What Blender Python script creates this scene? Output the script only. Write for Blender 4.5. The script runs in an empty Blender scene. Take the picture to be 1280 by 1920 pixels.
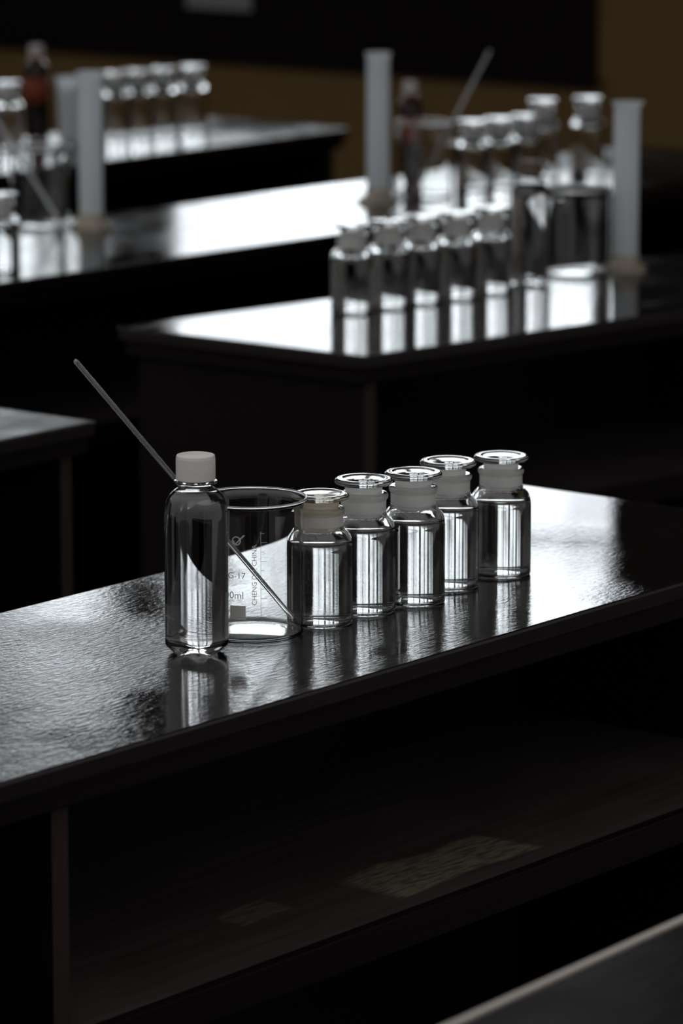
import bpy, bmesh, math
from mathutils import Vector, Matrix
scn=bpy.context.scene
COL=scn.collection
scn.view_settings.view_transform='Standard'
scn.view_settings.look='None'
scn.view_settings.exposure=.15
scn.view_settings.gamma=.93
TOP=0.76
CAMROT=math.radians(-52)
RV=Vector((math.sin(math.radians(38)),-math.cos(math.radians(38)),0))
FV=Vector((math.cos(math.radians(38)),math.sin(math.radians(38)),0))

# ---------------------------------------------------------------- materials
def newmat(name):
    m=bpy.data.materials.new(name);m.use_nodes=True
    nt=m.node_tree
    return m,nt,nt.nodes['Principled BSDF']
def simple(name,col,rough=.5,**kw):
    m,nt,b=newmat(name)
    b.inputs['Base Color'].default_value=(*col,1);b.inputs['Roughness'].default_value=rough
    for k,v in kw.items(): b.inputs[k].default_value=v
    n=nt.nodes.new('ShaderNodeTexNoise');n.inputs['Scale'].default_value=40
    tc=nt.nodes.new('ShaderNodeTexCoord');nt.links.new(tc.outputs['Object'],n.inputs['Vector'])
    mr=nt.nodes.new('ShaderNodeMapRange');mr.inputs[3].default_value=max(0,rough*.85);mr.inputs[4].default_value=rough*1.15
    nt.links.new(n.outputs[0],mr.inputs[0])
    if rough>0.02: nt.links.new(mr.outputs[0],b.inputs['Roughness'])
    return m
def wood(name,c1,c2,r1,r2,bump,scl=(2.5,45,45),spec=.5,bscale=1.0,patches=None,fine=1.0,coarse=1.0,lo=.42,hi=.60,fscl=(28,320,300),polish=None,det=4,bdist=.0006,distort=0):
    m,nt,b=newmat(name);L=nt.links.new
    tc=nt.nodes.new('ShaderNodeTexCoord')
    mp=nt.nodes.new('ShaderNodeMapping');mp.inputs['Scale'].default_value=scl
    L(tc.outputs['Object'],mp.inputs['Vector'])
    n=nt.nodes.new('ShaderNodeTexNoise');n.inputs['Scale'].default_value=1.0;n.inputs['Detail'].default_value=8;n.inputs['Roughness'].default_value=.65
    L(mp.outputs[0],n.inputs['Vector'])
    n2=nt.nodes.new('ShaderNodeTexNoise');n2.inputs['Scale'].default_value=6.0;n2.inputs['Detail'].default_value=5
    L(tc.outputs['Object'],n2.inputs['Vector'])
    mp3=nt.nodes.new('ShaderNodeMapping');mp3.inputs['Scale'].default_value=[s*bscale for s in fscl]
    L(tc.outputs['Object'],mp3.inputs['Vector'])
    n3=nt.nodes.new('ShaderNodeTexNoise');n3.inputs['Scale'].default_value=1.0;n3.inputs['Detail'].default_value=det;n3.inputs['Roughness'].default_value=.6
    n3.inputs['Distortion'].default_value=distort
    L(mp3.outputs[0],n3.inputs['Vector'])
    cr=nt.nodes.new('ShaderNodeMix');cr.data_type='RGBA'
    cr.inputs[6].default_value=(*c1,1);cr.inputs[7].default_value=(*c2,1)
    L(n.outputs[0],cr.inputs[0])
    col=cr.outputs[2]
    for (cx,cy,hx,hy,pc) in (patches or []):
        dv=nt.nodes.new('ShaderNodeVectorMath');dv.operation='MULTIPLY_ADD'
        dv.inputs[1].default_value=(.10,.06,0);dv.inputs[2].default_value=(-cx-.05,-cy-.03,0)
        L(n2.outputs[1],dv.inputs[0])
        ad0=nt.nodes.new('ShaderNodeVectorMath');ad0.operation='ADD';L(dv.outputs[0],ad0.inputs[0]);L(tc.outputs['Object'],ad0.inputs[1])
        ml=nt.nodes.new('ShaderNodeVectorMath');ml.operation='MULTIPLY';ml.inputs[1].default_value=(1/hx,1/hy,0);L(ad0.outputs[0],ml.inputs[0])
        ab=nt.nodes.new('ShaderNodeVectorMath');ab.operation='ABSOLUTE';L(ml.outputs[0],ab.inputs[0])
        sp=nt.nodes.new('ShaderNodeSeparateXYZ');L(ab.outputs[0],sp.inputs[0])
        mm=nt.nodes.new('ShaderNodeMath');mm.operation='MAXIMUM';L(sp.outputs[0],mm.inputs[0]);L(sp.outputs[1],mm.inputs[1])
        rm=nt.nodes.new('ShaderNodeMapRange');rm.inputs[1].default_value=1.06;rm.inputs[2].default_value=.92
        L(mm.outputs[0],rm.inputs[0])
        gr=nt.nodes.new('ShaderNodeMapRange');gr.inputs[1].default_value=.40;gr.inputs[2].default_value=.55;gr.inputs[3].default_value=.2
        L(n3.outputs[0],gr.inputs[0])
        mg=nt.nodes.new('ShaderNodeMath');mg.operation='MULTIPLY';L(rm.outputs[0],mg.inputs[0]);L(gr.outputs[0],mg.inputs[1])
        mx=nt.nodes.new('ShaderNodeMix');mx.data_type='RGBA';mx.inputs[7].default_value=(*pc,1)
        L(mg.outputs[0],mx.inputs[0]);L(col,mx.inputs[6]);col=mx.outputs[2]
    L(col,b.inputs['Base Color'])
    ad=nt.nodes.new('ShaderNodeMath');ad.operation='MULTIPLY_ADD';ad.inputs[1].default_value=.6
    L(n2.outputs[0],ad.inputs[0])
    hf=nt.nodes.new('ShaderNodeMath');hf.operation='MULTIPLY';hf.inputs[1].default_value=.4
    L(n.outputs[0],hf.inputs[0]);L(hf.outputs[0],ad.inputs[2])
    mr=nt.nodes.new('ShaderNodeMapRange');mr.inputs[1].default_value=lo;mr.inputs[2].default_value=hi
    mr.inputs[3].default_value=r1;mr.inputs[4].default_value=r2
    L(ad.outputs[0],mr.inputs[0]);rough=mr.outputs[0]
    b.inputs['Specular IOR Level'].default_value=spec
    s1=nt.nodes.new('ShaderNodeMath');s1.operation='MULTIPLY';s1.inputs[1].default_value=coarse
    L(n.outputs[0],s1.inputs[0])
    sm=nt.nodes.new('ShaderNodeMath');sm.operation='MULTIPLY_ADD';sm.inputs[1].default_value=fine
    L(n3.outputs[0],sm.inputs[0]);L(s1.outputs[0],sm.inputs[2])
    bp=nt.nodes.new('ShaderNodeBump');bp.inputs['Strength'].default_value=bump;bp.inputs['Distance'].default_value=bdist
    if polish:   # one end of the top is less worn: smoother lacquer there
        sx=nt.nodes.new('ShaderNodeSeparateXYZ');L(tc.outputs['Object'],sx.inputs[0])
        pr=nt.nodes.new('ShaderNodeMapRange');pr.interpolation_type='SMOOTHSTEP'
        pr.inputs[1].default_value=polish[0];pr.inputs[2].default_value=polish[1];pr.inputs[3].default_value=1;pr.inputs[4].default_value=polish[2]
        L(sx.outputs[0],pr.inputs[0])
        # patchy wear: large-scale noise modulates the scratches
        pw=nt.nodes.new('ShaderNodeMapRange');pw.inputs[1].default_value=.38;pw.inputs[2].default_value=.62;pw.inputs[3].default_value=.35;pw.inputs[4].default_value=1.25
        L(n2.outputs[0],pw.inputs[0])
        q=nt.nodes.new('ShaderNodeMath');q.operation='MULTIPLY';q.inputs[1].default_value=bump;L(pr.outputs[0],q.inputs[0])
        qq=nt.nodes.new('ShaderNodeMath');qq.operation='MULTIPLY';L(q.outputs[0],qq.inputs[0]);L(pw.outputs[0],qq.inputs[1]);L(qq.outputs[0],bp.inputs['Strength'])
        q2=nt.nodes.new('ShaderNodeMath');q2.operation='MULTIPLY';L(pr.outputs[0],q2.inputs[0]);L(rough,q2.inputs[1]);rough=q2.outputs[0]
        # worn varnish reflects a little less than the polished end
        q3=nt.nodes.new('ShaderNodeMapRange');q3.inputs[1].default_value=polish[2];q3.inputs[2].default_value=1;q3.inputs[3].default_value=spec;q3.inputs[4].default_value=spec*.5
        L(pr.outputs[0],q3.inputs[0]);L(q3.outputs[0],b.inputs['Specular IOR Level'])
    L(rough,b.inputs['Roughness'])
    L(sm.outputs[0],bp.inputs['Height']);L(bp.outputs[0],b.inputs['Normal'])
    return m
M_TOP_WORN=wood('worn_black_lacquer',(.003,.0025,.002),(.010,.007,.006),.03,.12,.60,fine=1.0,coarse=.10,fscl=(75,210,200),polish=(1.65,2.10,.10),det=4,spec=.6,bdist=.0009,distort=.3)
M_TOP_MATT=wood('matt_worn_lacquer',(.005,.004,.004),(.014,.011,.010),.25,.42,.35,spec=.06,fine=1.2,fscl=(60,160,160),det=5)
M_TOP_DARK=wood('dark_grained_lacquer',(.004,.003,.003),(.015,.012,.011),.20,.38,.45,spec=.007,fine=1.2,fscl=(60,160,160),det=5)
M_TOP=wood('black_lacquer',(.005,.0035,.0035),(.012,.008,.007),.04,.17,.42,spec=.21,fine=.8,coarse=.5,fscl=(25,90,90),det=3)
M_SIDE=wood('lacquered_bench_edge',(.005,.003,.003),(.011,.006,.006),.25,.35,.1,spec=.35)
M_PANEL=wood('dark_stained_panel',(.0032,.0015,.0017),(.0075,.0036,.004),.5,.7,.3,spec=.12)
M_SHELF=wood('patchy_shelf_wood',(.024,.019,.019),(.070,.056,.053),.4,.6,.6,scl=(4,60,60),fscl=(30,180,150),patches=[(1.722,.109,.12,.045,(.160,.135,.098)),(1.452,.15,.045,.024,(.105,.085,.066))])  # two paler ragged patches mixed into the wood colour
M_EDGE=wood('worn_brown_edge',(.018,.011,.011),(.045,.028,.027),.5,.7,.3,scl=(45,45,3),spec=.2)
M_EDGE_LIT=wood('edge_highlight_colour',(.26,.24,.21),(.46,.42,.38),.35,.5,.3)  # pale colour stands for window light caught by the edge
M_WALL=wood('ochre_painted_wall',(.21,.125,.040),(.26,.160,.055),.6,.8,.1)
M_UPPER=simple('dark_grey_upper_wall_paint',(.035,.033,.032),.7)
M_BOARD=simple('dark_maroon_panel_paint',(.008,.003,.004),.6,**{'Specular IOR Level':.15})
M_FLOOR=wood('dark_floor_boards',(.005,.004,.004),(.011,.009,.009),.55,.75,.2)
M_CEIL=simple('dim_ceiling_paint',(.05,.048,.045),.8)
M_FRAME=simple('dark_window_frame_paint',(.02,.015,.012),.4)
def glass(name,ior=1.5,col=(1,1,1),rough=0.0,lit_mix=0):
    m,nt,b=newmat(name)
    b.inputs['Base Color'].default_value=(*col,1)
    b.inputs['Transmission Weight'].default_value=1
    b.inputs['Roughness'].default_value=rough;b.inputs['IOR'].default_value=ior
    if lit_mix:  # white scatter brightens the glass in place of caught light
        L=nt.links.new
        t=nt.nodes.new('ShaderNodeBsdfTranslucent');d=nt.nodes.new('ShaderNodeBsdfDiffuse')
        m1=nt.nodes.new('ShaderNodeMixShader');m1.inputs[0].default_value=.4;L(t.outputs[0],m1.inputs[1]);L(d.outputs[0],m1.inputs[2])
        m2=nt.nodes.new('ShaderNodeMixShader');m2.inputs[0].default_value=lit_mix;L(b.outputs[0],m2.inputs[1]);L(m1.outputs[0],m2.inputs[2])
        L(m2.outputs[0],nt.nodes['Material Output'].inputs[0])
    return m
M_GLASS=glass('clear_glass',1.5,(.98,.99,.985))
M_RIMG=glass('lit_rim_glass',1.5,(.99,.98,.98),.10,.30)  # white mixed into the rim stands for refracted window light
M_RODG=glass('glass_rod_glass',1.5,(.99,.99,.99),.0,.12)
M_RODH=glass('lit_rod_glass',1.5,(.99,.99,.99),.05,.70)  # strong white mix stands for light on the far rods
M_WATER=glass('clear_liquid',1.33,(.99,.99,.99))
M_PET=glass('clear_plastic',1.45,(.97,.97,.97))
M_BROWN=glass('dark_brown_liquid',1.33,(.12,.05,.03))
M_BROWNG=glass('brown_bottle_plastic',1.45,(.35,.2,.13))
def translucent(name,col,w=.5,rough=.5,clear=0):
    m,nt,b=newmat(name);L=nt.links.new
    b.inputs['Base Color'].default_value=(*col,1);b.inputs['Roughness'].default_value=rough
    t=nt.nodes.new('ShaderNodeBsdfTranslucent');t.inputs[0].default_value=(*col,1)
    mx=nt.nodes.new('ShaderNodeMixShader');mx.inputs[0].default_value=w
    out=nt.nodes['Material Output']
    L(b.outputs[0],mx.inputs[1]);L(t.outputs[0],mx.inputs[2]);s=mx.outputs[0]
    if clear:
        tr=nt.nodes.new('ShaderNodeBsdfTransparent');tr.inputs[0].default_value=(*[.5+.5*c for c in col],1)
        m2=nt.nodes.new('ShaderNodeMixShader');m2.inputs[0].default_value=clear
        L(s,m2.inputs[1]);L(tr.outputs[0],m2.inputs[2]);s=m2.outputs[0]
    L(s,out.inputs[0])
    return m
M_CAP=translucent('white_cap_plastic',(.72,.70,.68),.3)
M_CAPD=simple('dull_brown_cap_plastic',(.12,.09,.07),.5)
M_FROST=translucent('ground_frosted_glass',(.95,.96,.95),.5,.35,.10)
M_NECK=translucent('added_neck_frost',(.97,.98,.97),.5,.35,.35)
M_FROST_OLD=translucent('yellowed_frosted_glass',(.84,.80,.70),.5,.35,.15)
M_LID_OLD=glass('tarnished_glass_lid',1.5,(.88,.84,.72),.08)
M_PP=translucent('milky_blue_plastic',(.94,.98,1.0),.62,.4,.06)
M_CREAM=translucent('cream_plastic_base',(.72,.66,.56),.45,.5,.25)
M_INK=translucent('white_printed_enamel',(.8,.8,.77),.5,.6)
M_LABEL=translucent('orange_red_label',(.42,.10,.05),.4)
M_PAPER=simple('pale_paper',(.35,.36,.38),.7)
def daylight(name,s0,s1):
    m=bpy.data.materials.new(name);m.use_nodes=True
    nt=m.node_tree;nt.nodes.clear();L=nt.links.new
    e=nt.nodes.new('ShaderNodeEmission');o=nt.nodes.new('ShaderNodeOutputMaterial');L(e.outputs[0],o.inputs[0])
    tc=nt.nodes.new('ShaderNodeTexCoord');n=nt.nodes.new('ShaderNodeTexNoise');n.inputs['Scale'].default_value=1.6;n.inputs['Detail'].default_value=6;n.inputs['Roughness'].default_value=.6
    L(tc.outputs['Object'],n.inputs['Vector'])
    mr=nt.nodes.new('ShaderNodeMapRange');mr.inputs[1].default_value=.38;mr.inputs[2].default_value=.54;mr.inputs[3].default_value=s0;mr.inputs[4].default_value=s1
    L(n.outputs[0],mr.inputs[0]);L(mr.outputs[0],e.inputs[1])
    e.inputs[0].default_value=(.90,.955,1,1)
    return m
M_SKIES=[daylight('open_sky_daylight',2.0,4.4),daylight('dimmed_daylight',.6,3.7),daylight('dimmed_daylight',.5,3.0)]  # shade put into the pane emission as noise; no trees are modelled

# ---------------------------------------------------------------- helpers
def mesh_obj(name,me,parent=None,mat=None,loc=(0,0,0),label=None):
    ob=bpy.data.objects.new(name,me);COL.objects.link(ob);ob.location=loc
    if parent: ob.parent=parent
    if mat and not me.materials: me.materials.append(mat)
    if label: ob['label']=label
    return ob
def thing(name,label,cat,loc,rot=0,scale=1,group=None):
    e=bpy.data.objects.new(name,None);COL.objects.link(e);e.empty_display_size=.05
    e.location=loc;e.rotation_euler=(0,0,rot)
    e.scale=scale if hasattr(scale,'__len__') else (scale,)*3
    e['label']=label;e['category']=cat
    if group:e['group']=group
    return e
def box(bm,x0,x1,y0,y1,z0,z1,k=0,xo=0):
    vs=[bm.verts.new((x,y+k*(x-xo),z)) for x in(x0,x1) for y in(y0,y1) for z in(z0,z1)]
    for f in((0,1,3,2),(4,6,7,5),(0,4,5,1),(2,3,7,6),(0,2,6,4),(1,5,7,3)):
        bm.faces.new([vs[i] for i in f])
def finish(bm,name,bevel=0,smooth=False):
    bmesh.ops.recalc_face_normals(bm,faces=bm.faces)
    if bevel: bmesh.ops.bevel(bm,geom=list(bm.edges),offset=bevel,segments=2,affect='EDGES',profile=.6)
    me=bpy.data.meshes.new(name);bm.to_mesh(me);bm.free()
    if smooth:
        for p in me.polygons:p.use_smooth=True
    return me
def boxes(name,lst,k=0,bevel=0.0015):
    bm=bmesh.new()
    for b in lst: box(bm,*b,k=k)
    return finish(bm,name,bevel)
def lathe(name,prof,segs=72,fn=None,poly=None):
    bm=bmesh.new();rings=[]
    for r,z in prof:
        if r<1e-6: rings.append([bm.verts.new((0,0,z))])
        else: rings.append([bm.verts.new((r*math.cos(2*math.pi*i/segs),r*math.sin(2*math.pi*i/segs),z)) for i in range(segs)])
    for a,b in zip(rings,rings[1:]):
        for i in range(segs):
            j=(i+1)%segs
            if len(a)==1 and len(b)==1: continue
            if len(a)==1: bm.faces.new((a[0],b[i],b[j]))
            elif len(b)==1: bm.faces.new((a[i],b[0],a[j]))
            else: bm.faces.new((a[i],b[i],b[j],a[j]))
    if fn:
        for v in bm.verts: fn(v)
    return finish(bm,name,0,True)
def rnd(pts,n=4):
    """round interior corners of a profile; points given (r,z,radius)"""
    out=[]
    for i,p in enumerate(pts):
        rad=p[2] if len(p)>2 else 0
        if rad<=0 or i in(0,len(pts)-1): out.append((p[0],p[1]));continue
        a=Vector(pts[i-1][:2]);b=Vector(p[:2]);c=Vector(pts[i+1][:2])
        d1=(a-b);d2=(c-b);r=min(rad,d1.length*.48,d2.length*.48)
        s=b+d1.normalized()*r;t=b+d2.normalized()*r
        for q in range(n+1):
            u=q/n;v=s*(1-u)**2+b*2*u*(1-u)+t*u*u
            out.append((max(v.x,0),v.y))
    return out
def rod_mesh(name,L,r,segs=24):
    pr=[(0,0),(r*.7,.0006),(r,.0025),(r,L-.0025),(r*.7,L-.0006),(0,L)]
    return lathe(name,pr,segs)

# ---------------------------------------------------------------- room shell
def structure(name,me,mat,label,loc=(0,0,0)):
    ob=mesh_obj(name,me,None,mat,loc);ob['kind']='structure';ob['label']=label;ob['category']=name.split('_')[0];return ob
XW=9.46
structure('floor',boxes('floor',[(-1,XW+.2,-1,13.2,-.1,0)],bevel=0),M_FLOOR,'dark wooden floor under the lab benches')
structure('ceiling',boxes('ceiling',[(4.6,XW+.2,-1,13.2,3.3,3.4)],bevel=0),M_CEIL,'dim plain ceiling above the lab room')
W=[(6.45,8.15),(8.30,10.0),(10.15,11.85)]
Z0,Z1,ZP=1.06,2.75,1.0
wl=[(XW,XW+.2,-1,13.2,0,ZP)]
wb=[(XW,XW+.2,-1,W[0][0],ZP,3.3),(XW,XW+.2,W[0][0],W[2][1],ZP,Z0),(XW,XW+.2,W[0][0],W[2][1],Z1,3.3),
    (XW,XW+.2,W[0][1],W[1][0],Z0,Z1),(XW,XW+.2,W[1][1],W[2][0],Z0,Z1),(XW,XW+.2,W[2][1],13.2,Z0,3.3)]
structure('wall_end',boxes('wall_end',wl,bevel=0),M_WALL,'ochre brown painted lower wall of the lab')
structure('wall_end_upper',boxes('wall_end_upper',wb,bevel=0),M_UPPER,'dark grey upper wall with tall window openings')
structure('wall_side',boxes('wall_side',[(-1,XW,13.0,13.2,0,3.3)],bevel=0),M_UPPER,'dark grey painted side wall of the lab')
for i,(a,b) in enumerate(W):
    structure('window_%d'%(i+1),boxes('pane',[(XW+.14,XW+.15,a,b,Z0,Z1)],bevel=0),M_SKIES[i],'bright window panes with overcast daylight')
    m=(a+b)/2
    fr=[(XW+.06,XW+.12,a,a+.05,Z0,Z1),(XW+.06,XW+.12,b-.05,b,Z0,Z1),(XW+.06,XW+.12,a+.05,b-.05,Z0,Z0+.05),
        (XW+.06,XW+.12,a+.05,b-.05,Z1-.05,Z1),(XW+.06,XW+.12,m-.03,m+.03,Z0+.05,Z1-.05),
        (XW+.065,XW+.115,a+.05,m-.03,2.1,2.14),(XW+.065,XW+.115,m+.03,b-.05,2.1,2.14)]
    structure('trim_%d'%(i+1),boxes('frame',fr),M_FRAME,'dark painted window frame with mullions')
bd=thing('wall_panel','dark maroon painted panel mounted low on the ochre wall','wall panel',(XW,9.3,.70))
mesh_obj('panel_board',boxes('board',[(-.03,0,-2.78,2.9,.0,.27)]),bd,M_BOARD)
mesh_obj('bottom_rail',boxes('rail',[(-.045,-.03,-2.8,2.9,-.015,.02)]),bd,M_BOARD)
pp=mesh_obj('notice_paper',boxes('paper',[(-.034,-.031,-.12,.12,.137,.23)],bevel=0),None,M_PAPER,(XW,7.81,.70),'small pale paper notice pinned on the dark panel')
pp['category']='notice'

# ---------------------------------------------------------------- benches
def bench(label,x0,x1,y0,dep,k,divs,mat,z=TOP,strip=False):
    """origin at the left front foot; local coords"""
    e=thing('lab_bench',label,'lab bench',(x0,y0,0),group='dark lab benches in rows')
    L=x1-x0
    me=boxes('tabletop',[(0,L,0,dep,z-.022,z)],k=k,bevel=.0035)
    me.materials.append(mat);me.materials.append(M_SIDE)
    for p in me.polygons:
        if p.normal.z<.97:p.material_index=1
    mesh_obj('tabletop',me,e)
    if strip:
        mesh_obj('edge_highlight',boxes('strip',[(0,L,dep+.0002,dep+.007,z-.022,z+.001)],k=k,bevel=.001),e,M_EDGE_LIT,label='pale strip standing for an edge highlight')  # added strip paints the highlight along the back edge
    mesh_obj('apron',boxes('apron',[(.008,L-.008,.007,dep-.007,z-.045,z-.0225)],k=k,bevel=.002),e,M_PANEL)
    for d in divs:
        me=boxes('side_panel',[(d-x0-.012,d-x0+.012,.02,dep-.02,0,z-.046)],k=k,bevel=.001)
        me.materials.append(M_PANEL);me.materials.append(M_EDGE)
        for p in me.polygons:
            if p.normal.y<-.9:p.material_index=1
        mesh_obj('side_panel',me,e)
    mesh_obj('back_panel',boxes('back_panel',[(divs[0]-x0+.013,divs[-1]-x0-.013,dep-.035,dep-.022,0.0,z-.046)],k=k),e,M_PANEL)
    for a,b in zip(divs,divs[1:]):
        if b-a<.2: continue
        mesh_obj('shelf',boxes('shelf',[(a-x0+.013,b-x0-.013,.03,dep-.036,.46,.48)],k=k),e,M_SHELF)
        mesh_obj('shelf_lip',boxes('lip',[(a-x0+.013,b-x0-.013,.015,.0295,.445,.482)],k=k),e,M_PANEL)
    return e
bench('dark lacquered bench holding a row of stoppered glass bottles',1.92,4.327,2.60,.50,0.0,[1.95,2.92,4.30],M_TOP_WORN)
bench('empty dark wooden bench with worn rounded corner',1.95,4.35,3.827,.49,0.0,[1.98,3.1,4.31],M_TOP_MATT)
bench('glossy black bench with bottles, beaker and plastic cylinder',5.03,7.43,3.888,.49,-.16,[5.065,6.2,7.39],M_TOP)
bench('long glossy black bench reflecting bright window daylight',5.10,7.76,4.87,.52,-.05,[5.13,6.4,7.73],M_TOP)
bench('glossy black bench with tall brown bottle and stoppered bottles',5.25,7.65,5.957,.46,0.0,[5.28,6.4,7.61],M_TOP)
bench('dark worn bench with highlight painted along back edge',1.2,3.5,1.275,.50,.05,[1.23,2.4,3.47],M_TOP_DARK,strip=True)

# ---------------------------------------------------------------- reagent bottle prototype meshes
body_prof=rnd([(0,.0022),(.024,.0012),(.030,0,.001),(.0345,.0005,.004),(.0345,.083,.006),(.0325,.0925,.005),(.0262,.0985,.003),(.0240,.1025,.002),(.0240,.1145,.002),
 (.0262,.1160,.0015),(.0265,.1195,.0015),(.0250,.1215,.001),(.0196,.122,.0008),(.0190,.119),(.0190,.1015,.002),(.0225,.0975,.003),(.0297,.0905,.005),(.0322,.082,.005),(.0322,.0045,.003),(.028,.0040),(0,.0046)])
ME_BODY=lathe('reagent_glass_body',body_prof)
ME_BODY.materials.append(M_GLASS)
ME_NECK=lathe('neck_frost_shell',[(.0243,.1030),(.0243,.1140)]);ME_NECK.materials.append(M_NECK)  # outer frost shell added to brighten the neck; real ground joint is inside
ME_LIQ=lathe('reagent_liquid',rnd([(0,.0043),(.0282,.0037,.002),(.0325,.0045,.003),(.0325,.082,.004),(.0312,.0868),(.0303,.0862),(0,.0862)]));ME_LIQ.materials.append(M_WATER)
plug=rnd([(0,.097),(.0172,.097,.001),(.0190,.1005),(.0193,.1225,.001),(.0205,.1282),(0,.1282)])
ME_PLUG=lathe('ground_plug',plug);ME_PLUG.materials.append(M_FROST)
lid=[(r,z+.002) for r,z in rnd([(0,.1266),(.018,.1266,.001),(.0285,.1280,.0015),(.0311,.1296,.0015),(.0311,.1323,.0015),(.0290,.1341,.0015),(.0235,.1341,.001),(.0205,.1332,.001),(.012,.1340),(0,.1342)])]
ME_LID=lathe('glass_lid',lid);ME_LID.materials.append(M_GLASS)
def bottle(x,y,label,group,scale=1,rot=0,old=False):
    e=thing('reagent_bottle',label,'glass bottle',(x,y,TOP+.0003),rot,scale,group)
    mesh_obj('glass_body',ME_BODY,e);mesh_obj('neck_brightener',ME_NECK,e,label='added frosted shell brightening the neck');mesh_obj('liquid',ME_LIQ,e,label='clear colourless liquid')
    st=bpy.data.objects.new('stopper',None);COL.objects.link(st);st.parent=e
    if old:
        a=mesh_obj('ground_plug',ME_PLUG.copy(),st);a.data.materials[0]=M_FROST_OLD
        b=mesh_obj('lid',ME_LID.copy(),st);b.data.materials[0]=M_LID_OLD
        b['label']='tarnished yellowish stopper lid'
    else:
        mesh_obj('ground_plug',ME_PLUG,st);mesh_obj('lid',ME_LID,st)
    return e
G1='stoppered glass bottles lined up on the bench'
lab='clear glass bottle with frosted neck, flat stopper and clear liquid'
bottle(3.5350,2.7905,'clear glass bottle with yellowed tarnished stopper beside the large beaker',G1,(1.01,1.01,1.05),old=True)
for i,(x,y,s,h) in enumerate([(3.610,2.790,1.02,1.09),(3.684,2.778,1.03,1.075),(3.772,2.796,1.02,1.06),(3.865,2.790,1.0,1.01)]):
    bottle(x,y,lab,G1,(s,s,h),rot=.7*i)
G2='stoppered glass bottles on the glossy black bench'
for x,y in[(5.382,4.183),(5.461,4.169),(5.537,4.160),(5.612,4.144),(5.703,4.140)]:
    bottle(x,y,'clear glass stoppered bottle of liquid on glossy black bench',G2,(1,1,1.05))
G3='stoppered glass bottles on the long bench'
for x,y,s in[(6.877,5.04,1),(6.952,5.03,1),(7.03,5.02,1),(7.125,5.045,(1,1,1.17)),(7.222,5.00,(1,1,1.17)),(5.385,4.952,1)]:
    bottle(x,y,'clear glass stoppered bottle on the long reflective bench' if s==1 else 'taller clear glass stoppered bottle on the long reflective bench',G3,s)
G4='stoppered glass bottles on the rear bench'
for x,y in[(7.102,6.252),(7.172,6.241),(7.242,6.233),(7.312,6.222),(7.392,6.203),(6.842,6.264)]:
    bottle(x,y,'small clear glass stoppered bottle on the rear bench',G4,(1,1,1.08))

# ---------------------------------------------------------------- plastic bottle
def petal(v):
    r=math.hypot(v.co.x,v.co.y)
    if v.co.z<.012 and r>.006:
        a=math.atan2(v.co.y,v.co.x)
        w=(1-v.co.z/.012)*min(1,(r-.006)/.014)
        v.co.z+=.0040*w*(.5+.5*math.cos(5*a))
pet_out=[(0,.005),(.010,.003,.004),(.020,.0,.004),(.0255,.0006,.002),(.0292,.0030,.002),(.0313,.0075,.003),(.0318,.015,.003),(.0318,.138,.01),(.0318,.147,.008),(.0308,.1575,.007),(.0272,.1668,.006),(.0210,.1730,.005),(.0155,.1765,.002),(.0155,.1795),(.0215,.1800,.0006),(.0215,.1822,.0006),(.0160,.1825),(.0160,.196)]
pet_in=[(.0145,.196),(.0145,.1762,.003),(.0205,.1720,.005),(.0265,.1660,.006),(.0300,.1570,.007),(.0310,.147,.008),(.0310,.015,.003),(.0305,.0080,.003),(.0285,.0040,.002),(.0250,.0017,.002),(.020,.0012,.003),(.010,.0042,.004),(0,.0062)]
ME_PB=lathe('pet_body',rnd(pet_out+pet_in,5),80,petal);ME_PB.materials.append(M_PET)
ME_PBB=ME_PB.copy();ME_PBB.materials[0]=M_BROWNG
ME_PL=lathe('pet_liquid',rnd([(0,.0060),(.010,.0040,.004),(.020,.0010,.003),(.0251,.0015,.002),(.0287,.0038,.002),(.0307,.0078,.003),(.0312,.015,.003),(.0312,.147,.008),(.0302,.1570,.007),(.0267,.1660,.006),(.0215,.1714),(.0205,.1708),(0,.1708)],5),80,petal);ME_PL.materials.append(M_WATER)
ME_PLB=ME_PL.copy();ME_PLB.materials[0]=M_BROWN
def ribs(v):
    r=math.hypot(v.co.x,v.co.y)
    if r>.0202 and .1845<v.co.z<.2045:
        a=math.atan2(v.co.y,v.co.x);s=1-.018*(.5+.5*math.cos(60*a));v.co.x*=s;v.co.y*=s
ME_CAP=lathe('screw_cap',rnd([(0,.1975),(.0165,.1975,.001),(.0168,.1832),(.0206,.1832,.0006),(.0207,.186),(.0207,.2045,.001),(.0200,.2090,.0012),(.0185,.2095,.0008),(.0178,.2088),(0,.2088)]),240,ribs);ME_CAP.materials.append(M_CAP)
ME_CAPD=ME_CAP.copy();ME_CAPD.materials[0]=M_CAPD
ME_LAB=lathe('label',[(.0321,.082),(.0323,.082),(.0323,.138),(.0321,.138),(.0321,.082)],64);ME_LAB.materials.append(M_LABEL)
def pet(x,y,label,group=None,scale=1,dark=False,cap=None):
    e=thing('plastic_bottle',label,'plastic bottle',(x,y,TOP+.0003),0,scale,group)
    mesh_obj('bottle_body',ME_PBB if dark else ME_PB,e);mesh_obj('liquid',ME_PLB if dark else ME_PL,e)
    c=mesh_obj('screw_cap',cap or ME_CAP,e,label='dull brown screw cap' if cap else 'white ribbed screw cap');c.scale=(.95,.95,1)
    if dark: mesh_obj('paper_label',ME_LAB,e,label='orange red wraparound label')
GP='capped plastic bottles on the benches'
pet(3.3435,2.8045,'tall clear plastic bottle of liquid with white screw cap',GP,(1.05,1.05,1.005))
pet(5.825,4.149,'clear plastic bottle with brown cap beside large beaker',GP,1,False,ME_CAPD)
pet(6.855,5.18,'dark brown filled bottle with orange red label',GP,(.78,.78,1),True)
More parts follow.
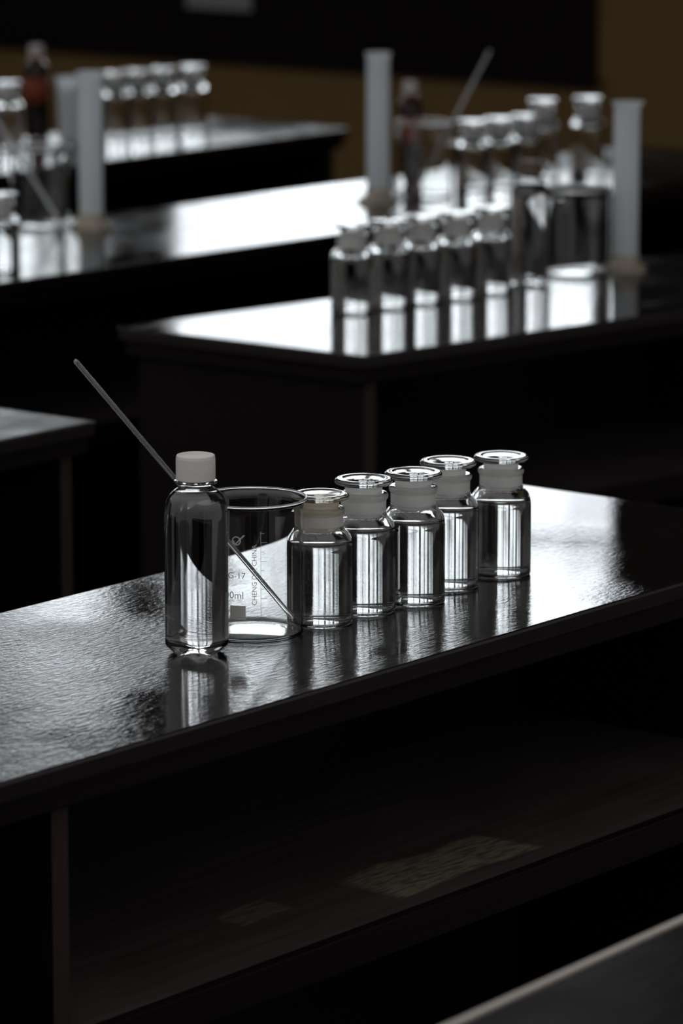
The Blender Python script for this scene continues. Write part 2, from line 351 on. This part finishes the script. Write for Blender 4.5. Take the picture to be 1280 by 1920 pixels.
pet(7.035,6.352,'tall dark brown filled bottle with orange red label',GP,(.85,.85,1),True)

# ---------------------------------------------------------------- beaker
BH=.150
def spout(v):
    if v.co.z<BH-.03: return
    a=math.atan2(v.co.y,v.co.x);c=math.radians(212)  # left and a little to the viewer side
    d=(a-c+math.pi)%(2*math.pi)-math.pi
    w=math.exp(-(d/.16)**2)*((v.co.z-(BH-.03))/.03)**2
    k=1+.13*w
    v.co.x*=k;v.co.y*=k;v.co.z-=.008*w
bk=[(0,.0022),(.044,.0008,.004),(.0555,.0008,.009),(.0555,.138,.006),(.0560,.1425,.004),(.0586,.1470),(.0576,.1477),(.0545,.1425,.004),(.0537,.138,.006),(.0537,.0032,.009),(.044,.0028,.004),(0,.0040)]
ME_BK=lathe('beaker_glass',rnd(bk,5),96,spout);ME_BK.materials.append(M_GLASS)
ME_RIM=lathe('beaker_rim',[(.0588+.0014*math.cos(t),.1482+.0014*math.sin(t)) for t in[2*math.pi*i/12 for i in range(13)]],96,spout);ME_RIM.materials.append(M_RIMG)
def conform(me,R,phi0,z0):
    for v in me.vertices:
        a=phi0+v.co.x/R; z=z0+v.co.y; d=R+v.co.z
        v.co=(d*math.sin(a),-d*math.cos(a),z)
RB=.0557
def text_mesh(s,size,rot=0):
    c=bpy.data.curves.new('t','FONT');c.body=s;c.size=size;c.resolution_u=3
    ob=bpy.data.objects.new('t',c);COL.objects.link(ob)
    bpy.context.view_layer.update()
    me=bpy.data.meshes.new_from_object(ob.evaluated_get(bpy.context.evaluated_depsgraph_get()))
    bpy.data.objects.remove(ob)
    if rot: me.transform(Matrix.Rotation(rot,4,'Z'))
    me.materials.clear();me.materials.append(M_INK)
    return me
def rects(lst):
    bm=bmesh.new()
    for x0,x1,y0,y1 in lst:
        n=max(1,int((x1-x0)/.002))
        for i in range(n):
            a=x0+(x1-x0)*i/n;b=x0+(x1-x0)*(i+1)/n
            bm.faces.new([bm.verts.new((a,y0,0)),bm.verts.new((b,y0,0)),bm.verts.new((b,y1,0)),bm.verts.new((a,y1,0))])
    me=bpy.data.meshes.new('r');bm.to_mesh(me);bm.free();me.materials.append(M_INK);return me
def logo():
    bm=bmesh.new();n=28
    r0,r1=.0036,.0050
    for i in range(n):
        a=2*math.pi*i/n;b=2*math.pi*(i+1)/n
        bm.faces.new([bm.verts.new((r*math.cos(t),r*math.sin(t),0)) for r,t in((r0,a),(r1,a),(r1,b),(r0,b))])
    # swoosh stroke rising to the right
    pts=[(-.0035,.001),(-.001,-.0035),(.003,.001),(.0085,.0065)]
    for (x0,y0),(x1,y1) in zip(pts,pts[1:]):
        bm.faces.new([bm.verts.new((x0-.0009,y0,0)),bm.verts.new((x0+.0009,y0-.0004,0)),bm.verts.new((x1+.0009,y1-.0004,0)),bm.verts.new((x1-.0009,y1,0))])
    me=bpy.data.meshes.new('logo');bm.to_mesh(me);bm.free();me.materials.append(M_INK);return me
def beaker(x,y,label,rot,marks=False,group=None,scale=1):
    e=thing('glass_beaker',label,'beaker',(x,y,TOP+.0003),rot,scale,group)
    mesh_obj('beaker_glass',ME_BK,e);mesh_obj('rim',ME_RIM,e)
    if marks:
        def add(nm,me,x0,z0,lb):
            conform(me,RB,x0,z0);mesh_obj(nm,me,e,label=lb)
        ph=lambda off: math.asin(off/.0557)
        add('printed_marking',text_mesh('500ml',.0108),ph(-.0318),.050,'white printed text 500ml')
        add('printed_marking',text_mesh('G-17',.0095),ph(-.0239),.0715,'white printed text G-17')
        add('printed_marking',text_mesh('CHENG DU, CHINA',.0074,math.pi/2),ph(.0066),.043,'white vertical text CHENG DU, CHINA')
        add('marking_patch',rects([(0,.0170,0,.0150)]),ph(-.0216),.0275,'white writing patch')
        add('printed_logo',logo(),ph(-.0148),.112,'white ring and tick emblem')
        g=[(0,.0004,0,.092)]
        for i in range(10): g.append((.0004,.004 if i%2 else .007,i*.010,i*.010+.0004))
        add('graduation_scale',rects(g),ph(.0108),.030,'white graduation lines')
GB='large glass beakers on the benches'
BX,BY=3.4465,2.8142
beaker(BX,BY,'large empty clear glass beaker with white printed markings',CAMROT,True,GB)
beaker(5.967,4.149,'large clear glass beaker on glossy black bench',CAMROT,False,GB)
beaker(6.705,5.03,'clear glass beaker holding a glass rod on long bench',CAMROT+math.pi,False,GB)
LX,LY=5.885,5.310
beaker(LX,LY,'clear glass beaker with leaning glass rod on long bench',CAMROT,False,GB)

def rod(base,top,label,mat,r=.0027):
    base=Vector(base);top=Vector(top);d=top-base
    ob=mesh_obj('glass_rod',rod_mesh('glass_rod',d.length,r),None,mat,base)
    ob.rotation_mode='QUATERNION';ob.rotation_quaternion=d.to_track_quat('Z','Y')
    ob['label']=label;ob['category']='glass rod';ob['group']='glass stirring rods'
def rf(cx,cy,r,f,z): 
    p=Vector((cx,cy,TOP))+RV*r+FV*f;p.z+=z;return p
fo=rf(BX,BY,.0440,.024,.012);c=rf(BX,BY,-.0545,-.0355,.1455)
rod(fo,fo+(c-fo)*2.26,'clear glass stirring rod leaning in the large beaker',M_RODG)
fo=rf(LX,LY,.036,.010,.009);c=rf(LX,LY,-.0430,-.0400,.1505)
rod(fo,fo+(c-fo)*2.1,'clear glass stirring rod leaning in a beaker',M_RODH,.0037)
fo=rf(6.705,5.03,-.02,.0,.008);c=rf(6.705,5.03,.0545,.034,.1455)
rod(fo,fo+(c-fo)*2.0,'clear glass stirring rod rising from a beaker',M_RODH,.0029)

# ---------------------------------------------------------------- measuring cylinder
tube=rnd([(0,.018),(.021,.018,.002),(.0222,.022),(.0225,.280,.002),(.0228,.285),(.0262,.2895,.001),(.0262,.2915)])
def lipf(v):
    if v.co.z>.28:
        a=math.atan2(v.co.y,v.co.x);w=math.exp(-(a/.35)**2)*(v.co.z-.28)/.011;v.co.x*=1+.22*w;v.co.y*=1+.05*w
ME_TUBE=lathe('tube',tube,64,lipf);ME_TUBE.materials.append(M_PP)
def hexbase():
    bm=bmesh.new();rings=[]
    for r,z,n in((.040,0,6),(.040,.007,6)):
        rings.append([bm.verts.new((r*math.cos(math.pi/3*i),r*math.sin(math.pi/3*i),z)) for i in range(6)])
    for i in range(6):
        j=(i+1)%6;bm.faces.new((rings[0][i],rings[0][j],rings[1][j],rings[1][i]))
    bm.faces.new(rings[0][::-1])
    cr=[]
    for r,z in((.036,.009),(.028,.012),(.0245,.018),(.0238,.030),(.0230,.030)):
        cr.append([bm.verts.new((r*math.cos(2*math.pi*k/36),r*math.sin(2*math.pi*k/36),z)) for k in range(36)])
    for i in range(6):
        seg=cr[0][i*6:(i+1)*6]+[cr[0][((i+1)*6)%36]]
        bm.faces.new([rings[1][i],rings[1][(i+1)%6]]+seg[::-1])
    for a,b in zip(cr,cr[1:]):
        for k in range(36):
            l=(k+1)%36;bm.faces.new((a[k],a[l],b[l],b[k]))
    return finish(bm,'hexbase')
ME_HEX=hexbase();ME_HEX.materials.append(M_CREAM)
for x,y,r in[(6.571,5.044,.3),(6.055,4.111,-.6),(5.924,5.218,1.1)]:
    e=thing('measuring_cylinder','tall milky plastic measuring cylinder with cream hexagonal foot','measuring cylinder',(x,y,TOP+.0003),r,1,'plastic measuring cylinders on the benches')
    mesh_obj('graduated_tube',ME_TUBE,e);mesh_obj('hexagonal_foot',ME_HEX,e,label='cream hexagonal foot')
e=thing('plastic_beaker','narrow milky plastic beaker beside dark brown bottle','beaker',(7.030,6.250,TOP+.0003))
mesh_obj('cup_body',lathe('cup',rnd([(0,.001),(.024,.001,.003),(.030,.140),(.033,.144,.001)]),64),e,M_PP)

# ---------------------------------------------------------------- world & camera
w=bpy.data.worlds.new('World');scn.world=w;w.use_nodes=True
nt=w.node_tree;bg=nt.nodes['Background'];bg.inputs[0].default_value=(1,.97,.97,1)
tc=nt.nodes.new('ShaderNodeTexCoord');sx=nt.nodes.new('ShaderNodeSeparateXYZ');mr=nt.nodes.new('ShaderNodeMapRange')
nt.links.new(tc.outputs['Generated'],sx.inputs[0]);nt.links.new(sx.outputs[2],mr.inputs[0])
mr.inputs[1].default_value=0;mr.inputs[2].default_value=1;mr.inputs[3].default_value=.36;mr.inputs[4].default_value=.95
nt.links.new(mr.outputs[0],bg.inputs[1])
cd=bpy.data.cameras.new('Camera');cam=bpy.data.objects.new('Camera',cd);COL.objects.link(cam)
cam.location=(0,0,1.76);cam.rotation_euler=(math.radians(90-11.03),0,CAMROT)
cd.sensor_fit='VERTICAL';cd.sensor_height=36;cd.sensor_width=24;cd.lens=150
cd.dof.use_dof=True;cd.dof.focus_distance=4.55;cd.dof.aperture_fstop=5.6
cd.clip_start=.05
scn.camera=cam
